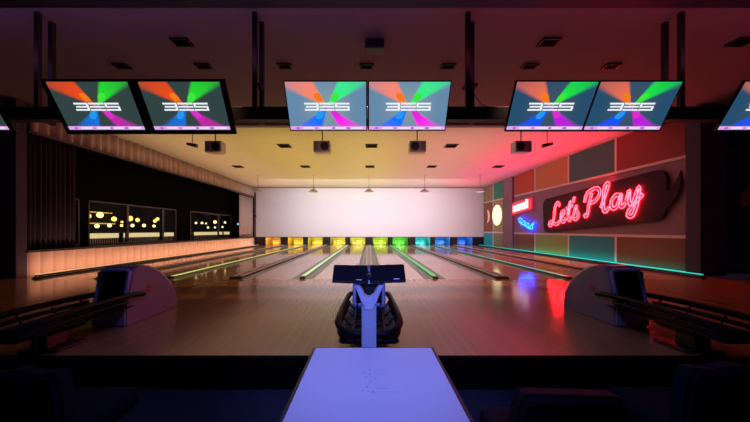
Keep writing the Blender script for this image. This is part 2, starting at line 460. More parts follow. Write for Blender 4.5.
for i, cx in enumerate(centers):
    t = thing('bowling_lane', 'pinkish bowling lane running to the %s deck, %s' % (deckcol[i], ordn[i]), 'bowling lane', (cx, FOUL, 0), 'bowling lanes')
    obj('lane_surface', box(BM(), -.53, .53, 0, 26.75-FOUL, -.115, 0), 'lane', t)
    obj('gutter', gutter_bm(-.77, -.53, 0, 26.75-FOUL), 'gutter', t)
    obj('gutter', gutter_bm(.53, .77, 0, 26.75-FOUL), 'gutter', t)
    ar = BM()
    for k in range(-3, 4):
        ax = k*.138; ay = 4.7 - abs(k)*.3 ; w = .03
        prism(ar, [(ax-w, ay-.15), (ax+w, ay-.15), (ax, ay)], 'z', .0004, .0012)
    obj('aiming_arrows', ar, 'ledge', t)

# dividers between lanes
divs = [(-8.5, .06, 'capdark', None, 'narrow dark divider at the left edge of the leftmost lane'),
        (-6.8, .26, 'cap', 'capwhite', 'grey ball track divider inside the leftmost pair of lanes'),
        (-5.1, .06, 'cap', 'yellowled', 'lane divider with a yellow green light strip on the left side'),
        (-3.4, .26, 'capdark', 'capwhite', 'ball track divider with pale capping leading to the left ball return'),
        (-1.7, .06, 'cap', 'palegreen', 'lane divider with a pale green light strip just left of centre'),
        (0, .26, 'cap', 'capwhite', 'central ball track divider leading to the central ball return'),
        (1.7, .06, 'cap', 'green', 'lane divider with a green light strip just right of centre'),
        (3.4, .26, 'capdark', 'capwhite', 'ball track divider with pale capping leading to the right ball return'),
        (5.1, .06, 'cap', 'tealdim', 'lane divider with a dim teal light strip on the right side'),
        (6.8, .26, 'capdark', 'capwhite', 'dark ball track divider inside the rightmost pair of lanes'),
        (8.5, .06, 'capdark', None, 'narrow dark divider at the right edge of the rightmost lane')]
for x, w, m, strip, l in divs:
    t = thing('lane_divider', l, 'lane divider', (x, FOUL, 0), 'dividers between the lanes')
    L_ = MASK - FOUL - .03
    h = w/2 - .003
    obj('capping', box(BM(), -h, h, .02, L_, -.115, .05, .006), m, t)
    obj('end_block', prism(BM(), [(-.02, 0.005), (.14, 0.005), (.14, .06), (.04, .055)], 'x', -h-.035, h+.035), 'black', t)
    if strip in ('capwhite',):
        for s in (-1, 1):
            obj('track_rail', box(BM(), s*.095-.02, s*.095+.02, .15, L_, .051, .07, .003), strip, t)
    elif strip:
        f = BM(); box(f, -.06, .06, .15, L_, .051, .058, .002); box(f, -.045, .045, .15, L_, .058, .062)
        obj('light_strip', f, strip, t, strip.replace('palegreen', 'pale green').replace('yellowled', 'yellow green').replace('tealdim', 'teal') + ' glowing light strip')
# wall side light rails
for s, m, l in ((-1, 'warmled', 'low black rail with a warm light line along the left wall'),
                (1, 'teal', 'low black rail with a teal light line along the right wall')):
    t = thing('light_rail', l, 'light rail', (s*8.78, FOUL, 0))
    obj('rail', box(BM(), -.04, .04, .3, MASK-FOUL-.1, .001, .06, .004), 'black', t)
    a, b = sorted((s*.015, s*.045))
    obj('light_line', box(BM(), a, b, .3, MASK-FOUL-.1, .061, .085, .002), m, t)
tag(obj('light_rail', box(BM(), 8.98, 9.16, 8.8, 19.4, .001, .05, .004), 'teal'), 'teal glowing strip at the foot of the right wall panels', 'light rail')

# ---------------------------------------------------------------- pin bays
bayside = .775
bounds = []
for i, cx in enumerate(centers):
    t = thing('pin_bay', 'pin deck bay glowing %s, %s of the ten bays' % (deckcol[i], ordn[i]), 'pin bay', (cx, MASK, 0), 'pin deck bays')
    k1 = BM(); box(k1, -.80, -.772, .16, 2.3, .0, 1.2); obj('kickback', k1, 'kick', t)
    k2 = BM(); box(k2, .772, .80, .16, 2.3, .0, 1.2); obj('kickback', k2, 'kick', t)
    cb = BM(); wavy(cb, -.77, .77, lambda y: -.08, lambda y: 1.2, 2.25, .012, .15, .02, 6, 'x'); obj('pit_curtain', cb, 'curtainback', t)
    obj('top_board', box(BM(), -.80, .80, .16, 2.3, 1.2, 1.23), 'black', t)
    light('AREA', 'bay_light', (cx, MASK+.2, 1.08), glow[i], 55 if i < 7 else 48, (cx, MASK+2.2, .35), shape='RECTANGLE', size=1.4, size_y=.12)
edges = [-WX] + [c+s*.60 for c in centers for s in (-1, 1)] + [WX]
for k in range(0, len(edges), 2):
    a, b = edges[k]+.002, edges[k+1]-.002
    if b-a < .03: continue
    o = obj('bay_post', box(BM(), a, b, MASK+.0, MASK+.10, 0.0015, .655, .004), 'black')
    q = k//2
    tag(o, ('black post just right of the %s pin bay' % ordn[q-1]) if 0 < q < 10 else
        'black panel filling the %s end of the pin bays' % ('left' if q == 0 else 'right'), 'post', 'black posts between the pin bays')

def pin_bm():
    bm = BM()
    prof = [(.026, 0), (.030, .01), (.046, .06), (.058, .11), (.060, .13), (.052, .18), (.036, .225), (.025, .25), (.0235, .27), (.028, .31), (.032, .335), (.030, .36), (.018, .377), (.003, .381)]
    lathe(bm, prof, n=12)
    for f in bm.faces:
        z = f.calc_center_median().z
        if .24 < z < .262 or .272 < z < .29: f.material_index = 1
    return bm
pinlist = []
pm = None
for i, cx in enumerate(centers):
    for row in range(4):
        for k in range(row+1):
            x = cx + (k-row/2)*.305; y = MASK + .75 + row*.264
            if pm is None:
                o = obj('bowling_pin', pin_bm(), ['pin', 'pinred']); pm = o
            else:
                o = pm.copy(); C.objects.link(o)
            o.location = (x, y, 0.001)
            rows = ['head pin at the front', 'pin in the second row', 'pin in the third row', 'pin in the back row'][row]
            tag(o, 'white %s on the %s lane' % (rows, ordn[i]), 'bowling pin', 'pins on the %s lane' % ordn[i])

mk = BM(); box(mk, -WX+.01, WX-.01, MASK, MASK+.12, .70, 4.58)
mt = thing('masking_unit', 'wide plain white masking screen above the row of pin decks', 'masking screen', (0, 0, 0))
obj('screen_board', mk, 'masking', mt)
obj('lower_edge', box(BM(), -WX+.01, WX-.01, MASK-.02, MASK+.13, .66, .70, .004), 'black', mt)
obj('screen_frame', box(BM(), -WX+.01, WX-.01, MASK-.005, MASK+.13, 4.58, 4.60), 'white', mt)

# ---------------------------------------------------------------- ceiling fittings
def ceil_vent(x, y, s, z, l, g, deep=1.0):
    t = thing('ceiling_vent', l, 'ceiling vent', (x, y, z), g); t.scale = (1, deep, 1)
    f = BM()
    for a, b, c, d in ((-s, s, -s, -s+.03), (-s, s, s-.03, s), (-s, -s+.03, -s, s), (s-.03, s, -s, s)):
        box(f, a, b, c, d, -.035, 0)
    obj('vent_frame', f, 'black', t)
    f = BM(); k = -s+.05
    while k < s-.05: box(f, -s+.03, s-.03, k, k+.02, -.025, -.005); k += .045
    obj('vent_slats', f, 'nearblack', t)
    obj('vent_backing', box(BM(), -s+.03, s-.03, -s+.03, s-.03, -.004, 0), 'black', t)
nm = {-5.1: 'above the left screens', -3.4: 'behind the left screens', -1.7: 'beside the left inner hanging posts', 0: 'above the middle screens', 1.7: 'beside the right inner hanging posts', 3.4: 'behind the right screens', 5.1: 'right of the right screens'}
for k in range(-3, 4):
    xx = k*1.7 - .05
    ceil_vent(xx, 6.4, .15, 4.68, 'small dark square ceiling vent in the near ceiling, %s' % nm[round(k*1.7, 1)], 'small vents in the near ceiling', .6)
for x, l in ((-3.4, 'left'), (0, 'centre'), (3.27, 'right'), (6.75, 'far right')):
    if x == 0:
        t = thing('ceiling_speaker', 'boxy dark ceiling speaker hanging above the two middle screens', 'speaker', (.1, 5.55, 4.68))
        obj('speaker_box', box(BM(), -.17, .17, -.12, .12, -.2, -.03, .02), 'black', t)
        obj('speaker_bracket', box(BM(), -.04, .04, -.04, .04, -.03, 0), 'steel', t)
        f = BM(); prism(f, [(.09*math.cos(a*PI/8), -.115+.07*math.sin(a*PI/8)) for a in range(16)], 'y', -.128, -.12); obj('speaker_grille', f, 'steel', t)
    else:
        ceil_vent(x, 5.58, .16, 4.68, 'larger dark square ceiling vent nearest the camera at %s' % l, 'large vents in the near ceiling', .75)
for x, l in ((-3.4, 'left'), (.1, 'centre'), (3.3, 'right')):
    ceil_vent(x, 12.35, .24, CEIL, 'dark ceiling vent level with the projectors over the lanes, %s one' % l, 'vents beyond the projectors')
for x, l in ((-7, 'leftmost'), (-3.4, 'second from left'), (.05, 'middle'), (3.35, 'second from right'), (6.9, 'rightmost')):
    ceil_vent(x, 16.4, .24, CEIL, 'dark ceiling vent in the far row over the lanes, %s of five' % l, 'vents in the far ceiling row')
# thin light bars beside the outer projectors
for x, l in ((-6.1, 'left'), (6.15, 'right')):
    t = thing('spotlight', 'slim black track spotlight beside the %s outermost projector' % l, 'spotlight', (x, 10.6, CEIL))
    s = 1 if x < 0 else -1
    obj('stem', tube(BM(), [(0, 0, 0), (0, 0, -.42)], .012, 6), 'black', t)
    obj('lamp_head', tube(BM(), [(-s*.18, 0, -.42), (s*.16, 0, -.5)], [.05, .07], 10), 'black', t)

# projectors
names = ['leftmost of the four, over the yellow lit side', 'second of the four, left of centre', 'third of the four, right of centre', 'rightmost of the four, in the red glow']
for i, x in enumerate((-5.1, -1.55, 1.6, 5.05)):
    t = thing('projector', 'boxy hanging ceiling projector, %s' % names[i], 'projector', (x, 10.2, 4.65), 'ceiling projectors')
    s = 1 if x < 0 else -1
    obj('mount_pole', tube(BM(), [(0, 0, 0), (0, 0, -.46)], .018, 8), 'black', t)
    obj('mount_plate', box(BM(), -.08, .08, -.08, .08, -.48, -.46), 'black', t)
    obj('body', box(BM(), -.27, .27, -.19, .19, -.85, -.48, .03), 'projector', t)
    f = BM(); tube(f, [(s*.1, -.185, -.665), (s*.1, -.215, -.665)], .14, 18); obj('fan_grille', f, 'black', t)
    obj('lens', tube(BM(), [(-s*.12, .19, -.66), (-s*.12, .25, -.66)], .06, 14), 'black', t)
    f = BM()
    for q in range(4): box(f, -s*.17-.06, -s*.17+.06, -.196, -.188, -.76+q*.06, -.74+q*.06)
    obj('cooling_slots', f, 'black', t)

# small pendant lamps in front of the masking unit
for x, l in ((-6.8, 'leftmost'), (-3.4, 'second from left'), (0, 'middle'), (3.4, 'second from right'), (6.8, 'rightmost')):
    t = thing('pendant_lamp', 'small cone pendant lamp before the white masking screen, %s of five' % l, 'lamp', (x, 18.8, CEIL), 'pendants before the masking screen')
    obj('cord', tube(BM(), [(0, 0, 0), (0, 0, -.9)], .012, 6), 'cap', t)
    f = BM(); lathe(f, [(.30, -1.06), (.29, -1.04), (.08, -.9), (.03, -.86)], n=16); obj('lamp_shade', f, 'projector', t)
    f = BM(); lathe(f, [(.2, -1.08), (.24, -1.061)], n=16); obj('diffuser', f, 'lampwhite' if x > 6 else 'projector', t)

# ---------------------------------------------------------------- screens on their beam
bt = thing('screen_beam', 'long black overhead beam on hanging posts carrying all the screens', 'beam', (0, 0, 0))
b = BM(); box(b, -14, 14, 4.82, 4.98, 2.99, 3.19, .006); obj('beam', b, 'black', bt)
for xa, xb in ((-5.23, -5.25), (-1.80, -1.775), (1.56, 1.70), (4.93, 4.90)):
    obj('hanging_post', box(BM(), xa-.035, xa+.035, 4.82, 4.88, 3.0, 4.68), 'black', bt)
    obj('hanging_post', box(BM(), xb-.035, xb+.035, 5.05, 5.12, 2.99, 4.68), 'black', bt)
    obj('post_shoe', box(BM(), xb-.035, xb+.035, 4.98, 5.05, 2.99, 3.12), 'black', bt)
    a, b = min(xa, xb), max(xa, xb)
    obj('cross_brace', box(BM(), a-.03, b+.03, 4.88, 5.05, 3.55, 3.59), 'black', bt)

def screen_mat(name, bg, cols, strength, core):
    m, N, L, b = new_mat(name)
    tc = N.new('ShaderNodeTexCoord')
    nv = N.new('ShaderNodeVectorMath'); nv.operation = 'NORMALIZE'
    fl = N.new('ShaderNodeVectorMath'); fl.operation = 'MULTIPLY'; fl.inputs[1].default_value = (1, 1, 0)
    L.new(tc.outputs['Object'], fl.inputs[0]); L.new(fl.outputs[0], nv.inputs[0])
    ln = N.new('ShaderNodeVectorMath'); ln.operation = 'LENGTH'; L.new(fl.outputs[0], ln.inputs[0])
    cur = None
    base = N.new('ShaderNodeMix'); base.data_type = 'RGBA'
    base.inputs['A'].default_value = (*core, 1); base.inputs['B'].default_value = (*bg, 1)
    mr = N.new('ShaderNodeMapRange'); mr.inputs['From Max'].default_value = .45; L.new(ln.outputs['Value'], mr.inputs['Value'])
    L.new(mr.outputs[0], base.inputs['Factor']); cur = base.outputs['Result']
    for ang, half, col in ((137, 20, cols[0]), (45, 18, cols[1]), (233, 21, cols[2]), (315, 16, cols[3])):
        d = N.new('ShaderNodeVectorMath'); d.operation = 'DOT_PRODUCT'
        d.inputs[1].default_value = (math.cos(math.radians(ang)), math.sin(math.radians(ang)), 0)
        L.new(nv.outputs[0], d.inputs[0])
        r = N.new('ShaderNodeMapRange'); r.interpolation_type = 'SMOOTHSTEP'
        r.inputs['From Min'].default_value = math.cos(math.radians(half+3)); r.inputs['From Max'].default_value = math.cos(math.radians(half-7))
        L.new(d.outputs['Value'], r.inputs['Value'])
        mx = N.new('ShaderNodeMix'); mx.data_type = 'RGBA'; mx.inputs['B'].default_value = (*col, 1)
        fd = N.new('ShaderNodeMapRange'); fd.inputs['From Min'].default_value = .25; fd.inputs['From Max'].default_value = .72
        fd.inputs['To Min'].default_value = 1.0; fd.inputs['To Max'].default_value = .45; L.new(ln.outputs['Value'], fd.inputs['Value'])
        ml = N.new('ShaderNodeMath'); ml.operation = 'MULTIPLY'; L.new(r.outputs[0], ml.inputs[0]); L.new(fd.outputs[0], ml.inputs[1])
        L.new(ml.outputs[0], mx.inputs['Factor']); L.new(cur, mx.inputs['A']); cur = mx.outputs['Result']
    b.inputs['Base Color'].default_value = (.01, .01, .01, 1); b.inputs['Roughness'].default_value = .3
    L.new(cur, b.inputs['Emission Color']); b.inputs['Emission Strength'].default_value = strength
    return m
SM = {
 'c': screen_mat('screen picture centre', (.13, .25, .40), ((1.0, .24, .14), (.03, .90, .25), (.01, .16, 1.0), (1.0, .01, .85)), 1.0, (.25, .34, .36)),
 'l': screen_mat('screen picture left', (.03, .055, .055), ((.85, .07, .01), (.02, .70, .03), (.01, .16, .65), (.55, .02, .40)), 1.0, (.04, .06, .05)),
 'r': screen_mat('screen picture right', (.02, .075, .15), ((.80, .16, .08), (.01, .75, .06), (.01, .09, .90), (.55, .01, .75)), 1.0, (.06, .09, .12)),
}
M['scr_white'] = emis('screen white', (.9, .95, 1.0), .95)
M['scr_tick'] = emis('screen ticker pale violet', (.80, .40, .90), .95)
M['scr_tickmark'] = emis('screen ticker mark', (.55, .15, .75), .8)
for k, c in dict(o=(1, .22, .01), g=(.05, .9, .05), b=(.02, .35, .95), m=(.8, .03, .7)).items(): M['scr_'+k] = emis('screen gem '+k, c, .9)
SW, SH = 1.155, .665
TILT = math.atan2(.36, .576)
def screen(x, kind, label, ctr):
    # local screen plane: x right, y up the screen, z toward viewer
    t = thing('display_screen', label, 'screen', (x, 4.53, 3.07), 'overhead score screens')
    t.rotation_euler = (PI/2 + TILT, 0, 0)
    bw, bt_, bb_ = {'c': (.016, .016, .02), 'l': (.075, .035, .07), 'r': (.016, .018, .03)}[kind]
    b = BM(); box(b, -SW/2-bw, SW/2+bw, -SH/2-bb_, SH/2+bt_, -.045, -.001, .004); obj('bezel', b, 'blackgloss', t)
    b = BM(); box(b, -SW/2, SW/2, -SH/2, SH/2, -.0008, .0015); s = obj('screen_panel', b, SM[kind], t)
    u = SH/330.0
    def rect(bm, x0, x1, y0, y1, z=.0035): box(bm, x0*u, x1*u, y0*u, y1*u, .0015, z)
    lg = BM()
    T = 13
    sk = [(-164, -62), (-55, 55), (60, 165)]
    for (a, c) in sk:
        for y in (13, -7, -27): pass
    # three letters of stacked bars: B, E, S
    a, c = sk[0]
    rect(lg, a, c, 15, 27); rect(lg, a+10, c, -6, 5); rect(lg, a, c, -28, -16); rect(lg, c-14, c+2, 3, 18); rect(lg, c-14, c+2, -18, -4)
    a, c = sk[1]
    rect(lg, a, c, 15, 27); rect(lg, a, c, -6, 5); rect(lg, a, c, -28, -16)
    a, c = sk[2]
    rect(lg, a, c, 15, 27); rect(lg, a, c, -6, 5); rect(lg, a, c, -28, -16); rect(lg, a, a+14, 4, 18); rect(lg, c-14, c, -18, -4)
    obj('logo_lettering', lg, 'scr_white', s)
    tk = BM(); box(tk, -SW/2, SW/2, -SH/2, -SH/2+.052, .0015, .003); tick = obj('ticker_bar', tk, 'scr_tick', s)
    for q, w_ in ((-230, 12), (40, 8), (150, 12), (-90, 4)):
        tk = BM(); rect(tk, q-w_, q+w_, -160, -146, .0045); obj('ticker_mark', tk, 'scr_tickmark', s)
    for a, c in ((-190, -110), (-70, 25), (55, 130), (170, 260)):
        wb = BM(); rect(wb, a, c, -157, -147, .004); obj('ticker_text', wb, 'scr_white', s)
    for nm_, (gx, gy), k in (('orange', (-60, 62), 'o'), ('green', (60, 62), 'g'), ('blue', (-58, -58), 'b'), ('magenta', (62, -52), 'm')):
        g = BM(); sx_ = -1 if gx < 0 else 1; sy_ = 1 if gy > 0 else -1
        P = [(gx-32*sx_, gy-24*sy_), (gx-27*sx_, gy+5*sy_), (gx-2*sx_, gy+31*sy_), (gx+29*sx_, gy+27*sy_), (gx+31*sx_, gy+5*sy_), (gx+7*sx_, gy-26*sy_)]
        prism(g, [(a_*u, b_*u) for a_, b_ in P], 'z', .0015, .003); obj('gem_shape', g, 'scr_'+k, s, nm_+' faceted shape')
    br = BM(); box(br, -.2, .2, -.15, .15, -.075, -.045, .004); obj('mounting_plate', br, 'black', t)
    br = BM(); box(br, -.03, .03, .0, .06, -.36, -.07); obj('mounting_arm', br, 'black', t)
    return t
for gx, kind, where in ((-3.355, 'l', 'left'), (-.02, 'c', 'middle'), (3.275, 'r', 'right')):
    sp = {'l': .6535, 'c': .600, 'r': .594}[kind]
    screen(gx-sp, kind, 'lit overhead screen with colour beams, left one of the %s pair' % where, gx)
    screen(gx+sp, kind, 'lit overhead screen with colour beams, right one of the %s pair' % where, gx)
screen(-6.83+.74, 'l', 'overhead screen cut off by the left frame edge', 0)
screen(6.58-.66, 'r', 'overhead screen cut off by the right frame edge', 0)
cbm = BM(); tube(cbm, [(1.735, 5.085, 3.50), (1.85, 5.06, 3.32), (2.05, 5.04, 3.24), (2.3, 5.01, 3.23), (2.5, 4.995, 3.18)], .008, 6)
obj('cable', cbm, 'black', bt, 'loose black cable')

# ---------------------------------------------------------------- neon and signs on the right wall
XS = WX-.06
def catmull(P, k=7):
    out = []; n = len(P)
    for i in range(n-1):
        p0, p1, p2, p3 = (Vector(P[max(i-1, 0)]), Vector(P[i]), Vector(P[i+1]), Vector(P[min(i+2, n-1)]))
        for j in range(k):
            t = j/k
            out.append(.5*((2*p1)+(p2-p0)*t+(2*p0-5*p1+4*p2-p3)*t*t+(3*p1-p0-3*p2+p3)*t**3))
    out.append(Vector(P[-1])); return out
def outline(P, w):
    S = catmull(P); n = len(S); L1 = []; R1 = []
    for i, p in enumerate(S):
        t = (S[min(i+1, n-1)]-S[max(i-1, 0)]); t = t.normalized() if t.length > 1e-6 else Vector((1, 0))
        nrm = Vector((-t.y, t.x)); L1.append(p+nrm*w); R1.append(p-nrm*w)
    return L1 + R1[::-1]
sg = thing('speech_bubble_sign', "charcoal speech bubble sign with red neon script reading Let's Play", 'sign', (XS, 12.5, 0))
bub = rounded([(16.05, 2.83), (15.95, 1.10), (9.40, 1.55), (9.36, 3.16)], .42, 8)
bb = BM(); prism(bb, [(a-12.5, z) for a, z in bub], 'x', -.06, .0)
obj('sign_board', bb, 'bubble', sg)
tail = [(9.55, 2.48), (9.36, 2.44), (9.19, 2.55), (9.06, 2.75), (8.96, 2.98), (8.93, 2.75), (8.97, 2.50), (9.10, 2.18), (9.36, 1.92), (9.55, 1.90)]
tb_ = BM(); prism(tb_, [(a-12.5, z) for a, z in tail], 'x', -.059, -.001); obj('sign_tail', tb_, 'bubble', sg)
letters = {
 'letter_l': [[(.58, .84), (.47, 1.0), (.33, .86), (.28, .5), (.2, .15), (.05, .0), (-.03, .1), (.08, .18), (.25, .05), (.45, .0), (.58, .1)]],
 'letter_e': [[(.62, .2), (.80, .38), (.80, .52), (.68, .45), (.66, .15), (.78, .02), (.92, .15)]],
 'letter_t': [[(1.0, .3), (1.14, .85), (1.04, .2), (1.1, .02), (1.2, .12)], [(.95, .58), (1.25, .64)]],
 'apostrophe': [[(1.34, .98), (1.28, .78)]],
 'letter_s': [[(1.26, .1), (1.42, .55), (1.42, .4), (1.52, .15), (1.42, .0), (1.3, .05)]],
 'letter_p': [[(2.1, .88), (1.99, .45), (1.9, .03), (1.78, .08)], [(1.80, .62), (1.92, .95), (2.28, 1.02), (2.42, .8), (2.27, .55), (2.04, .5)]],
 'letter_l_small': [[(2.46, .2), (2.72, .95), (2.64, 1.02), (2.57, .8), (2.55, .15), (2.63, .0), (2.75, .12)]],
 'letter_a': [[(3.12, .42), (2.98, .5), (2.83, .3), (2.87, .05), (3.02, .08), (3.15, .46), (3.12, .1), (3.2, .02), (3.28, .12)]],
 'letter_y': [[(3.32, .2), (3.40, .5), (3.40, .12), (3.5, .04), (3.68, .52), (3.63, 0), (3.5, -.38), (3.36, -.33), (3.45, -.1), (3.78, .25)]],
}
SU, SV = 1.38, 1.0
for k, strokes in letters.items():
    bm = BM()
    for P in strokes:
        Q = outline([(a*SU, v*SV) for a, v in P], .055)
        pts3 = []
        for q in Q:
            Y = 15.36 - q.x; Z = 1.46 + q.x*.138 + q.y
            pts3.append((-.10, Y-12.5, Z))
        tube(bm, pts3, .015, 6, closed=True)
    obj(k.replace('_small', ''), bm, 'neonred', sg)

# small red framed sign
rs = thing('red_light_sign', 'small red framed light box sign with white glowing letters beside the pilaster', 'sign', (XS, 18.3, 2.65))
def rp(y0, z0, y1, z1): return [(y0, z0), (y1, z0), (y1, z1), (y0, z1)]
f = BM(); prism(f, [(1.15, -.46), (-1.15, -.22), (-1.15, .42), (1.15, .30)], 'x', -.08, 0); obj('sign_box', f, 'redbox', rs)
f = BM()
for i in range(6):
    y1 = .98 - i*.31; y0 = y1-.24; s = (1.0-y1)*.09
    z0 = -.28+s; z1 = .10+s + (.12 if i == 5 else 0)
    if i in (0, 2, 4): box(f, -.10, -.08, y0, y1, z0, z0+.1); box(f, -.10, -.08, y0, y0+.09, z0, z1); box(f, -.10, -.08, y1-.09, y1, z0, z1); box(f, -.10, -.08, y0, y1, z1-.1, z1)
    else: box(f, -.10, -.08, y0, y0+.1, z0, z1); box(f, -.10, -.08, y0, y1, z1-.1, z1); box(f, -.10, -.08, y1-.09, y1, z0, z1-.05)
obj('sign_lettering', f, 'neonwhite', rs)
# blue neon
bn = thing('blue_neon_sign', 'small blue neon squiggle sign under the red light box', 'sign', (XS, 17.6, 1.5))
squig = [(1.05, .55), (.85, .72), (.6, .62), (.75, .42), (.98, .35), (.85, .2), (.5, .25), (.35, .45), (.15, .3), (.3, .05), (.05, .0), (-.1, .3), (-.3, .2), (-.2, -.1), (-.45, -.15), (-.6, .15), (-.9, .42), (-.75, .1), (-.7, -.25), (-.35, -.3), (0, -.15), (.4, -.02), (.8, .1)]
f = BM(); tube(f, [(-.06, p.x*.88+.1, p.y*.50+.02+p.x*.10) for p in catmull([(a, b) for a, b in squig])], .033, 6); obj('neon_tube', f, 'neonblue', bn)
for q in (-.6, .1, .8): obj('standoff', box(BM(), -.04, .0, q*.88+.08, q*.88+.12, .02, .06), 'white', bn)
# round lit disc and crescent
ds = thing('round_wall_light', 'round glowing warm white disc light beyond the pilaster', 'wall light', (WX-.04, 21.8, 2.30))
f = BM(); prism(f, [(.78*math.cos(a*PI/24), .72*math.sin(a*PI/24)) for a in range(48)], 'x', -.09, -.02); obj('lit_face', f, 'disc', ds)
f = BM(); tube(f, [(-.05, .8*math.cos(a*PI/16), .74*math.sin(a*PI/16)) for a in range(32)], .03, 6, closed=True); obj('rim', f, 'white', ds)
cr = [(.0, .5), (-.28, .35), (-.4, .05), (-.3, -.3), (0, -.5), (-.15, -.25), (-.2, .02), (-.14, .27)]
tag(obj('crescent_light', prism(BM(), cr, 'x', -.05, 0), 'crescent', None, None, (WX-.04, 23.7, 2.3)), 'small pink crescent light on the maroon panel in the far corner', 'wall light')

# ---------------------------------------------------------------- ball returns
def ball_return(x, label):
    t = thing('ball_return', label, 'ball return', (x, 0, 0), 'ball returns on the approach')
    W = .215
    prof = [(3.98, .005), (3.98, .28), (4.08, .70), (4.14, .755), (4.28, .765), (4.45, .735), (4.62, .66), (4.78, .55), (4.92, .40), (5.02, .24), (5.05, .10), (5.05, .005)]
    bm = BM()
    # rounded shell: several cross sections, narrower at the flanks
    secs = [(-W, .0), (-W+.015, -.018), (W-.015, -.018), (W, .0)]
    secs = [(-W, .03), (-W+.012, .010), (-W+.04, 0), (W-.04, 0), (W-.012, .010), (W, .03)]
    cyy, czz = 4.5, .0
    rows = []
    for sx_, ins in secs:
        row = []
        for (y, z) in prof:
            yy = y + (ins if y < 4.3 else -ins) * (1 if z > .3 or y > 4.5 else .4)
            zz = z - ins if z > .3 else z
            row.append(bm.verts.new((sx_, yy, zz)))
        rows.append(row)
    for A, B in zip(rows, rows[1:]):
        for k in range(len(prof)-1):
            if A is rows[2] and k == 1: continue     # opening in the front face
            f = bm.faces.new((A[k], A[k+1], B[k+1], B[k])); f.smooth = k > 2
    bm.faces.new(rows[0]); bm.faces.new(rows[-1][::-1])
    # opening frame faces around the dark mouth
    bmesh.ops.recalc_face_normals(bm, faces=bm.faces)
    hood = obj('hood', bm, 'hood', t)
    # mouth interior
    m = BM()
    a0, a1 = (3.985, .30), (4.075, .69)
    w = W-.045
    box(m, -w, w, 4.20, 4.22, .2, .72); box(m, -w-.004, -w, 4.0, 4.22, .25, .70); box(m, w, w+.004, 4.0, 4.22, .25, .70)
    box(m, -w, w, 4.0, 4.22, .25, .29); box(m, -w, w, 4.085, 4.22, .69, .715)
    obj('mouth_lining', m, 'nearblack', t)
    # rim tube around the mouth
    r = BM(); wy = W-.028
    P = [(-wy, 3.975, .30), (-wy, 4.065, .69), (-wy+.03, 4.07, .715), (wy-.03, 4.07, .715), (wy, 4.065, .69), (wy, 3.975, .30), (wy-.02, 3.97, .28), (-wy+.02, 3.97, .28)]
    tube(r, P, .024, 8, closed=True)
    obj('mouth_rim', r, 'rim', t)
    fp = BM(); box(fp, -W+.005, W-.005, 3.955, 3.975, .01, .27, .006); obj('front_plate', fp, 'rim', t)
    for s in (-1, 1):
        lg = BM(); cy, cz = 4.38, .42; q = .07
        a, b = sorted((s*(W-.0), s*(W+.004)))
        prism(lg, [(cy-q, cz), (cy, cz+q*.9), (cy+q, cz), (cy, cz-q*.9)], 'x', a, b)
        lo = obj('side_emblem', lg, 'logored', t)
        lg = BM(); a, b = sorted((s*(W+.004), s*(W+.006))); q = .022
        prism(lg, [(cy-q, cz), (cy, cz+q), (cy+q, cz), (cy, cz-q)], 'x', a, b); obj('emblem_centre', lg, 'hood', lo)
    # rack of rails running toward the camera
    def rail(pts, r=.02): return tube(BM(), pts, r, 8)
    hw = .26
    outer = [(-hw+.015, 4.25, .37), (-hw, 4.0, .40), (-hw-.015, 3.5, .41), (-hw-.03, 3.0, .40), (-hw-.015, 2.82, .375), (-.18, 2.68, .35), (0, 2.65, .345)]
    full = catmull([(a, b) for a, b, c in outer], 5)
    zz = catmull([(b, c) for a, b, c in outer], 5)
    pts = [(p.x, p.y, q.y) for p, q in zip(full, zz)]
    pts = pts + [(-a, b, c) for a, b, c in pts[::-1][1:]]
    obj('outer_rail', tube(BM(), pts, .034, 8), 'rubber', t)
    low = [(a*.97, max(b, 2.70)+.03, c-.085) for a, b, c in pts if b < 3.95]
    obj('lower_rail', tube(BM(), low, .024, 8), 'rubber', t)
    for sx_ in (-.15, -.06, .06, .15):
        obj('track_rail', tube(BM(), [(sx_, 4.05, .30), (sx_, 3.4, .30), (sx_, 2.80, .29), (sx_*.8, 2.68, .29)], .011, 6), 'steel', t)
    for y in (3.85, 3.5, 3.15, 2.8):
        obj('cross_bar', tube(BM(), [(-hw, y, .37), (-.2, y, .28), (0, y, .275), (.2, y, .28), (hw, y, .37)], .013, 6), 'steel', t)
    tray = BM(); prism(tray, [(-.24, .24), (.24, .24), (.27, .26), (-.27, .26)], 'y', 2.72, 4.05); obj('tray', tray, 'black', t)
    pd = BM(); box(pd, -.08, .08, 3.12, 3.34, .03, .24, .01); prism(pd, [(-.09, .16), (.09, .16), (.2, .24), (-.2, .24)], 'y', 3.1, 3.5); obj('pedestal', pd, 'black', t)
    ft = BM(); box(ft, -.20, .20, 3.10, 3.46, .001, .032, .01); obj('foot_plate', ft, 'black', t)
    return t
ball_return(0, 'central ball return behind the blue lit console, hood with black rack')
ball_return(-3.36, 'left ball return with purple lit hood and black rack')
ball_return(3.40, 'right ball return with dim blue hood before the red reflections')

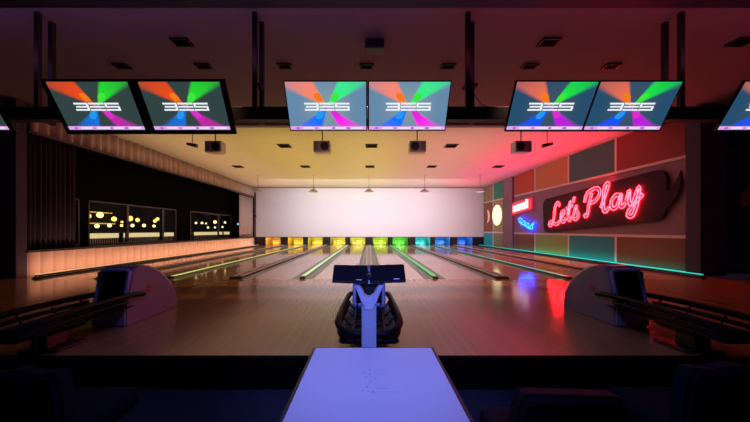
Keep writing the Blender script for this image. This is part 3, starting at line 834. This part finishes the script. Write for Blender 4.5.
# ---------------------------------------------------------------- console
cx = 0.0
ct = thing('console', 'twin tablet console on a blue lit white column behind the table', 'console', (cx, 2.32, -.3))
st = BM(); prism(st, [(-.055, .0), (0, -.035), (.055, 0), (.045, .05), (-.045, .05)], 'z', .02, 1.06); obj('column', st, 'stem', ct)
ft = BM(); prism(ft, [(.17*math.cos(a*PI/12), .02+.17*math.sin(a*PI/12)) for a in range(24)], 'z', .001, .02); obj('base_plate', ft, 'steel', ct)
hd = BM()
prism(hd, [(-.05, 1.00), (-.105, 1.14), (-.105, 1.17), (-.085, 1.17), (-.012, 1.02)], 'y', -.04, .05)
prism(hd, [(.05, 1.00), (.105, 1.14), (.105, 1.17), (.085, 1.17), (.012, 1.02)], 'y', -.04, .05)
prism(hd, [(-.105, 1.15), (.105, 1.15), (.105, 1.175), (-.105, 1.175)], 'y', -.04, .05)
prism(hd, [(-.03, .96), (.03, .96), (.05, 1.03), (-.05, 1.03)], 'y', -.038, .05)
obj('yoke', hd, 'stem', ct)
obj('yoke_recess', prism(BM(), [(-.075, 1.15), (.075, 1.15), (.0, 1.04)], 'y', -.012, .03), 'black', ct)
for s in (-1, 1):
    m = BM(); box(m, -.133, .133, -.098, .098, -.012, .012, .009)
    o = obj('tablet', m, 'blackgloss', ct)
    o.location = (s*.139, .005, 1.217 if s < 0 else 1.220); o.rotation_euler = (math.radians(32), math.radians(-2*s), math.radians(-s*2.5))
    m = BM(); box(m, .045, .085, -.082, -.074, .0125, .0135); obj('badge', m, 'white', o)
    m = BM(); box(m, -.118, .118, -.068, .09, .0122, .013); obj('glass_face', m, 'blackgloss', o)
obj('tablet_hinge', box(BM(), -.02, .02, -.03, .04, 1.165, 1.22, .003), 'steel', ct)

# ---------------------------------------------------------------- table
tx = .03
tt = thing('table', 'blue lit rectangular table at the bottom centre', 'table', (tx, 1.6, -.3))
obj('tabletop', box(BM(), -.388, .388, -.55, .466, .722, .757, .002), 'tabletop', tt)
eb = BM()
box(eb, -.405, -.388, -.55, .478, .715, .7575, .002); box(eb, .388, .405, -.55, .478, .715, .7575, .002); box(eb, -.388, .388, .466, .478, .715, .756, .002)
obj('edge_band', eb, 'edge', tt)
pd = BM(); box(pd, -.05, .05, -.05, .05, .03, .72, .008); box(pd, -.25, .25, -.3, .3, .70, .72); obj('table_leg', pd, 'black', tt)
obj('table_base', box(BM(), -.28, .28, -.32, .32, .001, .03, .01), 'black', tt)
mk = BM()
random.seed(3)
def mpos(px, py):
    Y = (.757-.3-CZ)*-F/(py-230); return ((px-369)*Y/F - tx, Y-1.6)
for px, py in ((370, 370), (369.5, 374.5), (366, 377), (371, 382), (367, 387), (362.5, 391), (368, 391), (373, 392), (375, 378), (364, 373)):
    a, b = mpos(px, py); w = .004+random.random()*.003; box(mk, a-w, a+w, b-w, b+w, .757, .7575)
for py, x0, x1 in ((371, 376, 384), (374, 375, 383), (386, 376, 391), (388.5, 376, 390), (392, 375, 400)):
    a, b = mpos(x0, py); c, d = mpos(x1, py); box(mk, a, c, b-.0015, b+.0015, .757, .7575)
obj('printed_marks', mk, 'marks', tt)

# ---------------------------------------------------------------- lounge chairs in the dark foreground
def chair(x, y, rot, w, hb, m, label, scallop=True):
    t = thing('lounge_chair', label, 'chair', (x, y, -.3), 'dark lounge chairs in the foreground', rot)
    # back rest at -Y... the camera looks at the chair from behind its side
    bm = BM(); n = 22; top = []
    for i in range(n+1):
        u = i/n; xx = -w/2 + w*u
        e = min(u, 1-u)/.16
        z = hb - (.30*(1-min(e, 1))**2 if e < 1 else 0)
        if scallop: z += .012*math.cos(2*PI*(u-.5)*2.2) - .012
        top.append((xx, z))
    prism(bm, [(-w/2+.02, .32)] + top + [(w/2-.02, .32)], 'y', -.06, .06)
    bmesh.ops.bevel(bm, geom=[e for e in bm.edges if abs(e.verts[0].co.y-e.verts[1].co.y) < 1e-5 and e.calc_face_angle(0) > 1], offset=.025, segments=3, affect='EDGES')
    o = obj('backrest', bm, m, t); o.rotation_euler = (math.radians(6), 0, 0)
    s = BM(); box(s, -w/2+.03, w/2-.03, -.60, -.02, .30, .44, .04); obj('seat', s, m, t)
    obj('pedestal', tube(BM(), [(0, -.3, .03), (0, -.3, .31)], .035, 10), 'steel', t)
    b = BM(); lathe(b, [(.22, .002), (.22, .02), (.05, .035)], (0, -.3, 0), 20); obj('base_plate', b, 'steel', t)
    return t
chair(-1.90, 1.60, PI, .60, .80, 'seat', 'dark rounded lounge chair cut off at the bottom left corner')
chair(1.98, 1.60, PI, .66, .825, 'seat', 'dark navy lounge chair with wavy top at the bottom right corner')
chair(.92, 1.35, PI*.98, .58, .80, 'seatwine', 'dark wine lounge chair just right of the blue lit table', False)

# ---------------------------------------------------------------- light
w = bpy.data.worlds.new('world'); sc.world = w; w.use_nodes = True
w.node_tree.nodes['Background'].inputs[0].default_value = (.30, .12, .32, 1)
w.node_tree.nodes['Background'].inputs[1].default_value = .03
# the four projectors throw light on the masking screen
for x in (-5.1, -1.55, 1.6, 5.05):
    light('SPOT', 'projector_beam', (x, 10.52, 4.0), (.90, .84, 1.0), 200, (x*1.35, MASK, 2.35), spot_size=math.radians(36), spot_blend=.9, shadow_soft_size=.04)
# added area light without a fixture, brightens the masking screen
light('AREA', 'masking_fill', (0, 19.6, 4.15), (.84, .88, 1.0), 310, (0, MASK, 1.5), shape='RECTANGLE', size=13, size_y=.15, spread=math.radians(125))
# added colour lights floating over the lanes, facing up to tint the ceiling
for x, col, p in ((-7.0, (1, .60, .26), 75), (-3.6, (1, .70, .13), 105), (0, (1, .80, .20), 110), (3.6, (1, .46, .40), 115), (7.0, (1, .07, .20), 120)):
    o = light('AREA', 'ceiling_fill', (x, 16.9, 3.3), col, p, None, shape='RECTANGLE', size=3.2, size_y=13.5, spread=math.radians(180 if abs(x) < 5 else 120))
    o.rotation_euler = (PI, 0, 0)
# added warm spots by the soffit front, brighten the approach and lanes
for x, tx_, ty_, col, p in ((-2.6, -2.4, 7.6, (1, .55, .28), 200), (0, 0, 7.5, (1, .60, .38), 480), (2.6, 2.4, 7.6, (1, .50, .36), 330), (-.6, -1.6, 12, (1, .62, .50), 460), (.6, 1.6, 12, (1, .60, .52), 460)):
    light('SPOT', 'approach_fill', (x, 4.33, 4.3), col, p, (tx_, ty_, 0), spot_size=math.radians(62), spot_blend=1.0, shadow_soft_size=.05)
# light lines along the wall feet, facing the walls
light('AREA', 'left_wall_wash', (-8.70, 16.2, .12), (1, .46, .26), 55, (-9.2, 16.2, .42), shape='RECTANGLE', size=16, size_y=.08)
light('AREA', 'right_wall_wash', (8.95, 14.1, .06), (.05, 1, .85), 4, (9.2, 14.1, .14), shape='RECTANGLE', size=10, size_y=.04)
# general wash on the right wall
light('AREA', 'right_wall_flood', (6.8, 15.5, 4.3), (1, .62, .66), 6, (9.2, 15.5, 1.2), shape='RECTANGLE', size=9, size_y=.3)
# blue light in the soffit over the tables
light('AREA', 'soffit_blue', (0, 1.7, 4.33), (.22, .26, 1.0), 27, (0, 2.3, 0), shape='RECTANGLE', size=.9, size_y=.4, spread=math.radians(110))
light('SPOT', 'console_fill', (0, -1.6, 3.4), (.16, .22, 1.0), 800, (0, 2.6, .5), spot_size=math.radians(32), spot_blend=.8, shadow_soft_size=.08)  # added blue spot behind the camera, lifts the console column
light('AREA', 'violet_fill', (-3, 4.45, 4.1), (.65, .28, .85), 6, (-3, 6.5, 4.7), shape='RECTANGLE', size=8, size_y=.1)  # added unseen violet light, lifts the near ceiling
light('AREA', 'red_fill', (4.5, 4.45, 4.1), (1, .12, .28), 6, (4.5, 6.5, 4.7), shape='RECTANGLE', size=7, size_y=.1)  # added red counterpart, reddens the near ceiling on the right

sc.view_settings.view_transform = 'Standard'; sc.view_settings.look = 'None'
sc.view_settings.exposure = 0; sc.view_settings.gamma = 1; sc.view_settings.use_curve_mapping = False
sc.cycles.use_denoising = True
sc.cycles.max_bounces = 6
sc.cycles.sample_clamp_indirect = 10.0
